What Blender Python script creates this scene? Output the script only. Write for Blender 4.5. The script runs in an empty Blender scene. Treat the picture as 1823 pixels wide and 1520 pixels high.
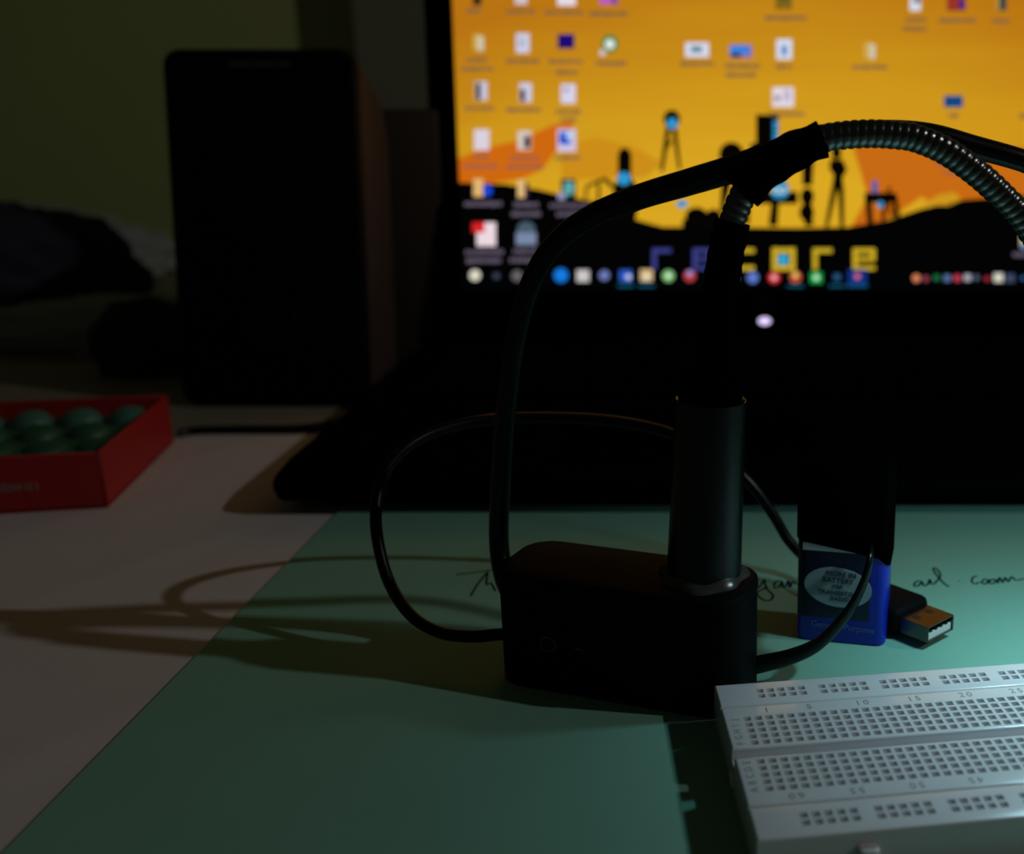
import bpy, bmesh, math, random
from mathutils import Vector, Matrix
random.seed(7)
SC = bpy.context.scene
COL = SC.collection

# ------------------------------------------------------------------ camera
F_PX, CX, CY = 2000.0, 1300.0, 760.0          # the photo is the left part of a wider frame: optical axis right of centre
PITCH = 0.272027
G = 0.0015                                     # top of the green folder
CAM_Z = 0.1337 + 0.0095 + G
cam_d = bpy.data.cameras.new('camera'); cam = bpy.data.objects.new('camera', cam_d); COL.objects.link(cam)
cam.location = (0, 0, CAM_Z); cam.rotation_euler = (math.pi / 2 - PITCH, 0, 0)
cam_d.sensor_fit = 'HORIZONTAL'; cam_d.sensor_width = 36.0
cam_d.lens = F_PX / 1823 * 36.0
cam_d.shift_x = (911.5 - CX) / 1823
cam_d.clip_start = 0.005; cam_d.clip_end = 20
cam_d.dof.use_dof = True; cam_d.dof.focus_distance = 0.285; cam_d.dof.aperture_fstop = 10.0
SC.camera = cam
# ------------------------------------------------------------------ world, exposure
SC.view_settings.view_transform = 'Standard'; SC.view_settings.look = 'None'
SC.view_settings.gamma = 1.0; SC.view_settings.exposure = 0.0
SC.view_settings.use_curve_mapping = False
w = bpy.data.worlds.new('dim_room'); SC.world = w; w.use_nodes = True
w.node_tree.nodes['Background'].inputs[0].default_value = (1.0, 0.92, 0.62, 1)
w.node_tree.nodes['Background'].inputs[1].default_value = 0.012
LED_POS = Vector((0.093, 0.261, 0.088)); LED_DIR = Vector((0.30, -0.05, -0.95)).normalized()
LED_WATT = 0.083; LED_COL = (0.47, 0.87, 1.0)
# dim ceiling bulb of the room, far off to the right
rl = bpy.data.lights.new('room_bulb', 'POINT'); rl.energy = 10.0; rl.color = (1.0, 0.99, 0.96); rl.shadow_soft_size = 0.014
ro = bpy.data.objects.new('room_bulb', rl); COL.objects.link(ro); ro.location = (1.25, 0.06, 0.91)

# ------------------------------------------------------------------ helpers
def lin(c):
    return tuple(((v / 255) / 12.92 if v / 255 <= 0.04045 else ((v / 255 + 0.055) / 1.055) ** 2.4) for v in c)

def W(px, py, y=None, z=None):
    """photo pixel -> place in the room, on the plane y or z"""
    a = math.atan((py - CY) / F_PX) + PITCH
    if z is not None:
        y = (CAM_Z - z) / math.tan(a)
    else:
        z = CAM_Z - y * math.tan(a)
    dep = y * math.cos(PITCH) + (CAM_Z - z) * math.sin(PITCH)
    return Vector(((px - CX) / F_PX * dep, y, z))

MATS = {}
def mat(name, col, rough=0.5, metal=0.0, spec=0.5, noise=0.0, nscale=200.0, bump=0.0, bscale=800.0, coat=0.0):
    if name in MATS: return MATS[name]
    m = bpy.data.materials.new(name); m.use_nodes = True; nt = m.node_tree; b = nt.nodes['Principled BSDF']
    b.inputs['Base Color'].default_value = (*col, 1); b.inputs['Roughness'].default_value = rough
    b.inputs['Metallic'].default_value = metal; b.inputs['Specular IOR Level'].default_value = spec
    b.inputs['Coat Weight'].default_value = coat
    tc = nt.nodes.new('ShaderNodeTexCoord')
    if noise:
        n = nt.nodes.new('ShaderNodeTexNoise'); n.inputs['Scale'].default_value = nscale; n.inputs['Detail'].default_value = 4
        nt.links.new(tc.outputs['Object'], n.inputs['Vector'])
        r = nt.nodes.new('ShaderNodeMix'); r.data_type = 'RGBA'
        r.inputs[6].default_value = (*[v * (1 - noise) for v in col], 1); r.inputs[7].default_value = (*[min(1, v * (1 + noise)) for v in col], 1)
        nt.links.new(n.outputs['Fac'], r.inputs[0]); nt.links.new(r.outputs[2], b.inputs['Base Color'])
    if bump:
        n = nt.nodes.new('ShaderNodeTexNoise'); n.inputs['Scale'].default_value = bscale; n.inputs['Detail'].default_value = 3
        nt.links.new(tc.outputs['Object'], n.inputs['Vector'])
        bp = nt.nodes.new('ShaderNodeBump'); bp.inputs['Strength'].default_value = bump; bp.inputs['Distance'].default_value = 0.0004
        nt.links.new(n.outputs['Fac'], bp.inputs['Height']); nt.links.new(bp.outputs['Normal'], b.inputs['Normal'])
    MATS[name] = m; return m

def emit(col, strength=1.0):
    key = 'glow_%d_%d_%d_%g' % (*col, strength)
    if key in MATS: return MATS[key]
    m = bpy.data.materials.new(key); m.use_nodes = True; nt = m.node_tree; nt.nodes.clear()
    e = nt.nodes.new('ShaderNodeEmission'); o = nt.nodes.new('ShaderNodeOutputMaterial')
    e.inputs[0].default_value = (*lin(col), 1); e.inputs[1].default_value = strength
    nt.links.new(e.outputs[0], o.inputs[0]); MATS[key] = m; return m

def tag(o, label=None, cat=None, group=None, kind=None):
    if label: o['label'] = label
    if cat: o['category'] = cat
    if group: o['group'] = group
    if kind: o['kind'] = kind
    return o

def empty(name, loc=(0, 0, 0), rz=0.0, rx=0.0):
    o = bpy.data.objects.new(name, None); COL.objects.link(o); o.empty_display_size = 0.01
    o.location = loc; o.rotation_euler = (rx, 0, rz); return o

def link(name, me, m, parent=None, smooth=None):
    o = bpy.data.objects.new(name, me); COL.objects.link(o)
    if m and not me.materials: me.materials.append(m)
    if parent: o.parent = parent
    if smooth is not None: shade(me, smooth)
    return o

def shade(me, ang=40):
    me.polygons.foreach_set('use_smooth', [True] * len(me.polygons))
    me.set_sharp_from_angle(angle=math.radians(ang))

def bm2me(bm, name='m', ang=40):
    bmesh.ops.recalc_face_normals(bm, faces=bm.faces)
    me = bpy.data.meshes.new(name); bm.to_mesh(me); bm.free(); shade(me, ang); return me

def box_bm(sx, sy, sz, c=(0, 0, 0), bev=0.0, seg=2, bm=None):
    b = bmesh.new()
    bmesh.ops.create_cube(b, size=1.0)
    for v in b.verts: v.co = Vector((v.co.x * sx, v.co.y * sy, v.co.z * sz))
    if bev: bmesh.ops.bevel(b, geom=list(b.edges), offset=bev, segments=seg, profile=0.5, affect='EDGES')
    for v in b.verts: v.co += Vector(c)
    if bm is not None:
        t = bpy.data.meshes.new('t'); b.to_mesh(t); b.free(); bm.from_mesh(t); bpy.data.meshes.remove(t); return bm
    return b

def rbox_bm(sx, sy, sz, r, bev=0.001, seg=6, c=(0, 0, 0), bseg=3):
    """box with rounded vertical corners (r) and softened rims (bev)"""
    b = bmesh.new(); bmesh.ops.create_cube(b, size=1.0)
    for v in b.verts: v.co = Vector((v.co.x * sx, v.co.y * sy, v.co.z * sz))
    ve = [e for e in b.edges if abs(e.verts[0].co.z - e.verts[1].co.z) > sz * .5]
    bmesh.ops.bevel(b, geom=ve, offset=r, segments=seg, profile=0.5, affect='EDGES')
    if bev:
        he = [e for e in b.edges if abs(e.verts[0].co.z - e.verts[1].co.z) < 1e-6]
        bmesh.ops.bevel(b, geom=he, offset=bev, segments=bseg, profile=0.5, affect='EDGES')
    for v in b.verts: v.co += Vector(c)
    return b

def catmull(P, n=8):
    P = [Vector(p) for p in P]; Q = [2 * P[0] - P[1]] + P + [2 * P[-1] - P[-2]]; out = []
    for i in range(1, len(Q) - 2):
        a, b, c, d = Q[i - 1:i + 3]
        for k in range(n):
            t = k / n
            out.append(.5 * ((2 * b) + (c - a) * t + (2 * a - 5 * b + 4 * c - d) * t * t + (3 * b - a - 3 * c + d) * t ** 3))
    out.append(P[-1]); return out

def resample(P, step):
    L = [0]
    for i in range(1, len(P)): L.append(L[-1] + (P[i] - P[i - 1]).length)
    n = max(2, int(L[-1] / step)); out = []; j = 0
    for k in range(n + 1):
        s = L[-1] * k / n
        while j < len(P) - 2 and L[j + 1] < s: j += 1
        t = (s - L[j]) / max(1e-9, L[j + 1] - L[j]); out.append(P[j].lerp(P[j + 1], min(1, max(0, t))))
    return out

def sweep(P, rad, seg=12, flat=1.0, up=Vector((0, 1, 0)), twist=None):
    """tube along points; rad: number or f(i, n); flat squashes the section along its second axis; twist f(i,n)->angle"""
    bm = bmesh.new(); n = len(P); rings = []
    t0 = (P[1] - P[0]).normalized(); nrm = up - up.dot(t0) * t0
    if nrm.length < 1e-4: nrm = Vector((1, 0, 0)) - t0 * t0.x
    nrm.normalize()
    for i in range(n):
        t = (P[min(n - 1, i + 1)] - P[max(0, i - 1)]).normalized()
        nrm = (nrm - nrm.dot(t) * t).normalized(); bi = t.cross(nrm)
        r = rad(i, n) if callable(rad) else rad
        a0 = twist(i, n) if twist else 0.0
        u = nrm * math.cos(a0) + bi * math.sin(a0); v = bi * math.cos(a0) - nrm * math.sin(a0)
        rings.append([bm.verts.new(P[i] + u * r * math.cos(2 * math.pi * k / seg) + v * r * flat * math.sin(2 * math.pi * k / seg)) for k in range(seg)])
    for a, b in zip(rings, rings[1:]):
        for k in range(seg): bm.faces.new((a[k], a[(k + 1) % seg], b[(k + 1) % seg], b[k]))
    bm.faces.new(rings[0][::-1]); bm.faces.new(rings[-1])
    return bm

def lathe(profile, seg=32, bm=None):
    """profile of (r, z); spun about z"""
    bm = bm or bmesh.new(); rings = []
    for r, z in profile:
        if r < 1e-7: rings.append([bm.verts.new((0, 0, z))])
        else: rings.append([bm.verts.new((r * math.cos(2 * math.pi * k / seg), r * math.sin(2 * math.pi * k / seg), z)) for k in range(seg)])
    for a, b in zip(rings, rings[1:]):
        for k in range(seg):
            k2 = (k + 1) % seg
            if len(a) == 1 and len(b) == 1: continue
            if len(a) == 1: bm.faces.new((a[0], b[k], b[k2]))
            elif len(b) == 1: bm.faces.new((a[k], a[k2], b[0]))
            else: bm.faces.new((a[k], a[k2], b[k2], b[k]))
    return bm

def place(bm, M):
    bmesh.ops.transform(bm, matrix=M, verts=bm.verts); return bm

def frame(origin, zdir, xhint=Vector((1, 0, 0))):
    z = Vector(zdir).normalized(); x = (xhint - xhint.dot(z) * z).normalized(); y = z.cross(x)
    return Matrix(((x.x, y.x, z.x, origin[0]), (x.y, y.y, z.y, origin[1]), (x.z, y.z, z.z, origin[2]), (0, 0, 0, 1)))

def text_me(s, size, extrude=0.0, align='CENTER', shear=0.0, spacing=1.0):
    c = bpy.data.curves.new('t', 'FONT'); c.body = s; c.size = size; c.extrude = extrude
    c.align_x = align; c.align_y = 'CENTER'; c.shear = shear; c.space_character = spacing; c.resolution_u = 3
    o = bpy.data.objects.new('t', c); me = bpy.data.meshes.new_from_object(o)
    bpy.data.objects.remove(o); bpy.data.curves.remove(c); me.materials.clear(); return me

# ------------------------------------------------------------------ materials
BLACK = mat('black_plastic', (0.0035, 0.0037, 0.0042), 0.6, spec=0.04, bump=0.15, bscale=2500)
BLACK_GLOSS = mat('black_cable_rubber', (0.0025, 0.0025, 0.003), 0.30, spec=0.22)
TAPE = mat('black_tape', (0.0014, 0.0014, 0.0014), 0.7, spec=0.0, bump=0.3, bscale=600)
TUBE = mat('black_pipe', (0.0045, 0.0052, 0.0060), 0.32, spec=0.3, bump=0.12, bscale=500)
NECK = mat('gunmetal_coil', (0.15, 0.16, 0.155), 0.24, metal=1.0)
STEEL = mat('usb_steel', (0.135, 0.115, 0.115), 0.33, metal=1.0, bump=0.1, bscale=900)
WHITE_PL = mat('white_abs', (0.70, 0.70, 0.72), 0.24, spec=0.5, noise=0.03, nscale=300, bump=0.05, bscale=1500)
WHITE_PL.node_tree.nodes['Principled BSDF'].inputs['Coat Weight'].default_value = 0.3; WHITE_PL.node_tree.nodes['Principled BSDF'].inputs['Coat Roughness'].default_value = 0.07
PRINT = mat('faded_print', (0.26, 0.27, 0.25), 0.7)
CLIP = mat('spring_clip', (0.06, 0.05, 0.045), 0.5, metal=0.3)
INK = mat('dark_ink', (0.004, 0.010, 0.016), 1.0, spec=0.0)
LAPTOP = mat('laptop_black', (0.0022, 0.0022, 0.0025), 0.6, spec=0.0, bump=0.1, bscale=3000)
BEZEL = mat('bezel_black', (0.0012, 0.0012, 0.0012), 0.6, spec=0.0)
KEYS = mat('key_black', (0.0026, 0.0026, 0.0028), 0.6, spec=0.0)
SPK = mat('speaker_black', (0.0015, 0.0015, 0.0018), 0.65, spec=0.08, bump=0.3, bscale=1200)
SPKSIDE = mat('speaker_vinyl', (0.05, 0.036, 0.030), 0.6, spec=0.15, noise=0.2, nscale=60)
RED = mat('red_card', (0.40, 0.012, 0.012), 0.55, noise=0.08, nscale=120)
GREENIN = mat('green_insert', (0.02, 0.10, 0.05), 0.5, noise=0.25, nscale=120)
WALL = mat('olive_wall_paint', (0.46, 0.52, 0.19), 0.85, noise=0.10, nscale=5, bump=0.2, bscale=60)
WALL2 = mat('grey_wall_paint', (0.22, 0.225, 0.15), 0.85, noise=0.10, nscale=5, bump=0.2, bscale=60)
FLOOR = mat('floor_tile', (0.3, 0.28, 0.25), 0.6, noise=0.1, nscale=8)
DESK = mat('desk_laminate', (0.30, 0.27, 0.20), 0.5, noise=0.15, nscale=30)
BLUE = mat('battery_blue', (0.003, 0.018, 0.44), 0.33, spec=0.4)
LABEL_DARK = mat('battery_label_dark', (0.008, 0.012, 0.06), 0.4)
OVALM = mat('oval_pale_print', (0.36, 0.40, 0.46), 0.5)
PALE = mat('pale_band', (0.55, 0.56, 0.60), 0.45)

def paper_material(name, col, crease):
    m = mat(name, col, 0.75, noise=0.05, nscale=40); nt = m.node_tree; b = nt.nodes['Principled BSDF']
    tc = nt.nodes.new('ShaderNodeTexCoord'); mp = nt.nodes.new('ShaderNodeMapping'); mp.inputs['Rotation'].default_value = (0, 0, math.radians(32))
    wv = nt.nodes.new('ShaderNodeTexWave'); wv.inputs['Scale'].default_value = 3.2; wv.inputs['Distortion'].default_value = 3.0; wv.inputs['Detail'].default_value = 2
    pw = nt.nodes.new('ShaderNodeMath'); pw.operation = 'POWER'; pw.inputs[1].default_value = 12
    n = nt.nodes.new('ShaderNodeTexNoise'); n.inputs['Scale'].default_value = 900
    ad = nt.nodes.new('ShaderNodeMath'); ad.operation = 'MULTIPLY_ADD'; ad.inputs[1].default_value = 0.25
    bp = nt.nodes.new('ShaderNodeBump'); bp.inputs['Strength'].default_value = crease; bp.inputs['Distance'].default_value = 0.001
    L = nt.links.new
    L(tc.outputs['Object'], mp.inputs[0]); L(mp.outputs[0], wv.inputs['Vector']); L(wv.outputs['Fac'], pw.inputs[0])
    L(tc.outputs['Object'], n.inputs['Vector']); L(n.outputs['Fac'], ad.inputs[0]); L(pw.outputs[0], ad.inputs[2])
    L(ad.outputs[0], bp.inputs['Height']); L(bp.outputs[0], b.inputs['Normal'])
    return m
SHEET = paper_material('white_cover_sheet', (0.66, 0.61, 0.605), 0.25)
GREEN = paper_material('green_card', (0.21, 0.47, 0.36), 0.06)

# ------------------------------------------------------------------ setting
def struct(name, bm, m):
    o = link(name, bm2me(bm, name), m); tag(o, kind='structure'); return o
WY = 1.20
struct('floor', box_bm(4.0, 3.4, 0.04, (0, 0.2, -0.77)), FLOOR)
cxw = W(632, 60, y=WY - .05).x
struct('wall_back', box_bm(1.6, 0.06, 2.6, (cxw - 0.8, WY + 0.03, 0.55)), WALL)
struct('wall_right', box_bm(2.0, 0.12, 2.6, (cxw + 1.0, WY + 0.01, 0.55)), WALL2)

desk = empty('desk', (0, 0.35, -0.75))
tag(desk, 'pale laminate desk carrying the laptop, speaker and papers', 'desk')
link('desk_top', bm2me(box_bm(1.5, 1.3, 0.025, (0, 0.10, 0.7375), 0.002)), DESK, desk)
for sx in (-.70, .70):
    for sy in (-.5, .70): link('leg', bm2me(box_bm(.04, .04, .725, (sx, sy, .3625), .003)), DESK, desk)

sh = link('cover_sheet', bm2me(box_bm(1.05, 0.62, 0.0006, (-0.02, 0.1935, 0.0003))), SHEET)
tag(sh, 'large pinkish white paper sheet covering the desk around the green folder', 'paper')

folder = empty('green_folder', (0.13, 0.22, 0.0006))
tag(folder, 'light green card folder with a handwritten line lying under the laptop front', 'folder')
link('card', bm2me(rbox_bm(0.553, 0.47, 0.0008, 0.004, 0, 3, (0, 0, 0.0005))), GREEN, folder)
FO = Vector((0.13, 0.22, 0.0006))
ink_strokes = {
 'start': [[(838, 1061), (849, 1042), (868, 1018)], [(868, 1020), (866, 1040), (874, 1038), (882, 1052)], [(812, 1023), (845, 1019), (888, 1013)]],
 'mid': [[(152, 782), (168, 792), (190, 770), (212, 738)], [(212, 738), (224, 790), (254, 822), (266, 842), (248, 866), (218, 868), (188, 852), (166, 828), (176, 810), (204, 798), (230, 780)],
         [(322, 748), (292, 745), (272, 770), (278, 790), (304, 783), (322, 750), (328, 786), (346, 780)], [(346, 780), (362, 745), (372, 786), (388, 750), (410, 765)]],
 'ail': [[(1188, 747), (1156, 750), (1140, 776), (1166, 778), (1190, 752), (1200, 776), (1225, 770)], [(1225, 770), (1240, 737), (1246, 765), (1266, 765)],
         [(1266, 765), (1302, 722), (1296, 690), (1272, 666), (1260, 676), (1290, 722), (1330, 765), (1358, 782)], [(1420, 745), (1424, 748)]],
 'com': [[(1532, 715), (1506, 725), (1499, 750), (1520, 765), (1546, 755)], [(1578, 735), (1560, 755), (1580, 766), (1602, 745), (1580, 735), (1610, 742)],
         [(1622, 738), (1605, 758), (1630, 763), (1652, 742), (1625, 735), (1656, 745)], [(1660, 762), (1672, 725), (1690, 757), (1707, 725), (1725, 752), (1747, 720), (1772, 742), (1822, 733)]]}
for k, strokes in ink_strokes.items():
    for s in strokes:
        if k != 'start': s = [(1300 + a / 3.486, 820 + b / 3.486) for a, b in s]
        P = catmull([W(a, b, z=G) - FO + Vector((0, 0, 0.00012)) for a, b in s], 5)
        bm = sweep(P, 0.00038, 6, up=Vector((0, 0, 1)))
        for v in bm.verts: v.co.z = 0.0009 + max(0.0, min(0.00008, (v.co.z - 0.00085)))
        o = link('handwriting', bm2me(bm), INK, folder)
        o['label'] = 'dark ink handwriting'

# ------------------------------------------------------------------ laptop
LCX = 0.0195
laptop = empty('laptop', (LCX, 0.392, G))
tag(laptop, 'black laptop with its screen open showing an orange desert desktop', 'laptop')
LW, LD = 0.377, 0.245
def loc(p): return Vector(p) - Vector((LCX, 0.392, G))
# base: wedge with undercut front
bm = bmesh.new()
prof = [(0.000, 0.0135), (0.004, 0.0155), (0.02, 0.0158), (LD, 0.0205), (LD, 0.003), (0.02, 0.0022), (0.003, 0.0045), (-0.0005, 0.009)]
L = [bm.verts.new((-LW / 2, a, b)) for a, b in prof]; R = [bm.verts.new((LW / 2, a, b)) for a, b in prof]
bm.faces.new(L); bm.faces.new(R[::-1])
for i in range(len(prof)):
    j = (i + 1) % len(prof); bm.faces.new((L[i], R[i], R[j], L[j]))
ce = [e for e in bm.edges if abs(e.verts[0].co.x - e.verts[1].co.x) < 1e-6]
bmesh.ops.bevel(bm, geom=ce, offset=0.003, segments=3, profile=.5, affect='EDGES')
link('base', bm2me(bm), LAPTOP, laptop)
for fx in (-.16, .16):
    for fy in (.03, LD - .03): link('rubber_foot', bm2me(lathe([(0, 0), (.006, 0), (.006, .0034), (0, .0034)], 16)), BLACK, laptop).location = (fx, fy, 0)
def deck_z(y): return 0.0158 + (y - .02) / (LD - .02) * .0047
slope = math.atan(.0047 / (LD - .02))
tp = link('touchpad', bm2me(rbox_bm(.10, .055, .0008, .003, .0002, 4)), mat('touchpad_black', (.0012, .0012, .0013), .6, spec=.0), laptop)
tp.location = (-.035, .055, deck_z(.055) + .0002); tp.rotation_euler = (slope, 0, 0)
link('touchpad_button', bm2me(rbox_bm(.10, .010, .0012, .002, .0003, 3)), LAPTOP, laptop).location = (-.035, .021, deck_z(.021) + .0003)
kb = link('keyboard', bm2me(rbox_bm(.348, .108, .0010, .003, .0002, 4)), BEZEL, laptop)
kb.location = (0, .160, deck_z(.160) + .0002); kb.rotation_euler = (slope, 0, 0)
def key_me(wd, dp):
    b = bmesh.new(); h = .0016
    v = [b.verts.new((sx * wd / 2, sy * dp / 2, 0)) for sx, sy in ((-1, -1), (1, -1), (1, 1), (-1, 1))]
    t = [b.verts.new((sx * (wd / 2 - .0008), sy * (dp / 2 - .0008), h)) for sx, sy in ((-1, -1), (1, -1), (1, 1), (-1, 1))]
    b.faces.new(t)
    for i in range(4): b.faces.new((v[i], v[(i + 1) % 4], t[(i + 1) % 4], t[i]))
    me = bm2me(b); me.materials.append(KEYS); return me
cache = {}
rows = [[1.0] * 18, [1.0] * 13 + [2.0] + [1.0] * 3, [1.5] + [1.0] * 12 + [1.5] + [1.0] * 3, [1.8] + [1.0] * 11 + [2.2] + [1.0] * 3, [2.3] + [1.0] * 10 + [2.7] + [1.0] * 3, [1.2, 1.0, 1.0, 1.2, 5.6, 1.2, 1.0, 1.0, 1.0, 1.0, 1.0, 1.8]]
for r, row in enumerate(rows):
    tot = sum(row); u = .342 / tot; x = -.171
    dp = .0105 if r == 0 else .0162
    yy = [.047, .0315, .0140, -.0035, -.0210, -.0385][r] - .003
    for wk in row:
        wd = u * wk - .0028; key = (round(wd, 4), dp)
        if key not in cache: cache[key] = key_me(wd, dp)
        o = link('key', cache[key], KEYS, kb); o.location = (x + u * wk / 2, yy, .0005); x += u * wk
# lid
TILT = math.radians(6.0)
HINGE = Vector((0, 0.637 - 0.392, 0.0205))
lid_n = Vector((0, -math.cos(TILT), math.sin(TILT))); lid_u = Vector((1, 0, 0)); lid_v = Vector((0, math.sin(TILT), math.cos(TILT)))
LM = Matrix(((1, 0, 0, HINGE.x), (0, lid_v.y, lid_n.y, HINGE.y), (0, lid_v.z, lid_n.z, HINGE.z), (0, 0, 0, 1)))   # local x=u, y=v, z=n (towards the viewer)
LIDH = 0.252
for hx in (-.12, .12):
    h = link('hinge', bm2me(place(lathe([(0, -.025), (.006, -.025), (.006, .025), (0, .025)], 20), frame((hx, HINGE.y + .006, HINGE.z + .002), (1, 0, 0), Vector((0, 0, 1))))), LAPTOP, laptop)
lid = link('lid', bm2me(place(rbox_bm(.376, LIDH, .009, .010, .0015, 5, (0, LIDH / 2 - .004, -.0045)), LM)), LAPTOP, laptop)
# bezel frame: four strips proud of the panel, mitred inside one part
D0 = 0.0262                                    # display bottom above hinge
DW, DH = .344, .194
bm = bmesh.new()
o4 = [(-.1845, .0045), (.1845, .0045), (.1845, LIDH), (-.1845, LIDH)]; i4 = [(-DW / 2, D0), (DW / 2, D0), (DW / 2, D0 + DH), (-DW / 2, D0 + DH)]
vo = [bm.verts.new((a, b, .0016)) for a, b in o4]; vi = [bm.verts.new((a, b, .0016)) for a, b in i4]; vb = [bm.verts.new((a, b, .0002)) for a, b in i4]; vw = [bm.verts.new((a, b, -.0004)) for a, b in o4]
for i in range(4):
    j = (i + 1) % 4; bm.faces.new((vo[i], vo[j], vi[j], vi[i])); bm.faces.new((vi[i], vi[j], vb[j], vb[i])); bm.faces.new((vo[j], vo[i], vw[i], vw[j]))
link('bezel', bm2me(place(bm, LM)), BEZEL, laptop)

def SP(px, py):
    """photo pixel -> (u, v) on the display plane"""
    o = Vector((0, 0, CAM_Z)); p = W(px, py, y=0.6); d = p - o
    q = HINGE + Vector((LCX, 0.392, G)); n = lid_n
    t = (q - o).dot(n) / d.dot(n); h = o + d * t - q
    return h.dot(lid_u), h.dot(lid_v)

def wallpaper():
    m = bpy.data.materials.new('desktop_wallpaper'); m.use_nodes = True; nt = m.node_tree; nt.nodes.clear(); L = nt.links.new
    tc = nt.nodes.new('ShaderNodeTexCoord'); sp = nt.nodes.new('ShaderNodeSeparateXYZ'); L(tc.outputs['Object'], sp.inputs[0])
    mr = nt.nodes.new('ShaderNodeMapRange'); mr.inputs[1].default_value = HINGE.z + D0 + .055; mr.inputs[2].default_value = HINGE.z + D0 + .180
    mp = nt.nodes.new('ShaderNodeMapping'); mp.inputs['Scale'].default_value = (9, 9, 70); L(tc.outputs['Object'], mp.inputs[0])
    n = nt.nodes.new('ShaderNodeTexNoise'); n.inputs['Scale'].default_value = 1.0; n.inputs['Detail'].default_value = 5; L(mp.outputs[0], n.inputs['Vector'])
    # horizontal centre glow of the picture
    ax = nt.nodes.new('ShaderNodeMath'); ax.operation = 'MULTIPLY_ADD'; ax.inputs[1].default_value = 9.0; ax.inputs[2].default_value = 0.0
    L(sp.outputs[0], ax.inputs[0]); sq = nt.nodes.new('ShaderNodeMath'); sq.operation = 'POWER'; sq.inputs[1].default_value = 2
    ab = nt.nodes.new('ShaderNodeMath'); ab.operation = 'ABSOLUTE'; L(ax.outputs[0], ab.inputs[0]); L(ab.outputs[0], sq.inputs[0])
    s1 = nt.nodes.new('ShaderNodeMath'); s1.operation = 'MULTIPLY_ADD'; s1.inputs[1].default_value = .13; L(sq.outputs[0], s1.inputs[0]); L(sp.outputs[2], mr.inputs[0]); L(mr.outputs[0], s1.inputs[2])
    s2 = nt.nodes.new('ShaderNodeMath'); s2.operation = 'MULTIPLY_ADD'; s2.inputs[1].default_value = .36; L(n.outputs['Fac'], s2.inputs[0])
    s3 = nt.nodes.new('ShaderNodeMath'); s3.operation = 'SUBTRACT'; L(s1.outputs[0], s3.inputs[0]); s3.inputs[1].default_value = .18; L(s3.outputs[0], s2.inputs[2])
    cr = nt.nodes.new('ShaderNodeValToRGB'); L(s2.outputs[0], cr.inputs[0]); e = cr.color_ramp
    e.elements[0].position = 0.0; e.elements[0].color = (*lin((219, 168, 34)), 1)
    e.elements[1].position = 1.0; e.elements[1].color = (*lin((184, 116, 18)), 1)
    a = e.elements.new(.5); a.color = (*lin((204, 148, 26)), 1)
    em = nt.nodes.new('ShaderNodeEmission'); L(cr.outputs[0], em.inputs[0]); em.inputs[1].default_value = 1.0
    o = nt.nodes.new('ShaderNodeOutputMaterial'); L(em.outputs[0], o.inputs[0]); return m

def flat(polys, lay, m, name, parent, pixel=True):
    """one flat piece of the screen picture; polys in photo pixels"""
    bm = bmesh.new(); off = .00025 + lay * .00006
    for P in polys:
        q = [SP(*p) for p in P] if pixel else P
        q = [(max(-DW / 2 + 1e-4, min(DW / 2 - 1e-4, u)), max(D0 + 1e-4, min(D0 + DH - 1e-4, v))) for u, v in q]
        vs = [bm.verts.new((u, v, off)) for u, v in q]
        try: bm.faces.new(vs)
        except ValueError: pass
    bmesh.ops.triangulate(bm, faces=[f for f in bm.faces if len(f.verts) > 4])
    place(bm, LM); bmesh.ops.recalc_face_normals(bm, faces=bm.faces)
    for f in bm.faces:
        if f.normal.dot(lid_n) < 0: f.normal_flip()
    me = bpy.data.meshes.new(name); bm.to_mesh(me); bm.free()
    return link(name, me, m, parent)

display = flat([[(-DW / 2, D0), (DW / 2, D0), (DW / 2, D0 + DH), (-DW / 2, D0 + DH)]], 0, wallpaper(), 'display', laptop, False)
def rect(x, y, w_, h_): return [(x - w_ / 2, y - h_ / 2), (x + w_ / 2, y - h_ / 2), (x + w_ / 2, y + h_ / 2), (x - w_ / 2, y + h_ / 2)]
def disc(x, y, rx, ry=None, n=20): ry = ry or rx; return [(x + rx * math.cos(2 * math.pi * k / n), y + ry * math.sin(2 * math.pi * k / n)) for k in range(n)]
def bar(x0, y0, x1, y1, w0, w1=None):
    w1 = w1 or w0; d = Vector((x1 - x0, y1 - y0)).normalized(); n = Vector((-d.y, d.x))
    return [(x0 + n.x * w0 / 2, y0 + n.y * w0 / 2), (x1 + n.x * w1 / 2, y1 + n.y * w1 / 2), (x1 - n.x * w1 / 2, y1 - n.y * w1 / 2), (x0 - n.x * w0 / 2, y0 - n.y * w0 / 2)]
ORANGE = emit((206, 104, 16)); ORANGE2 = emit((204, 142, 24)); SIL = emit((6, 4, 2)); CYAN = emit((45, 150, 205))
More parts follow.
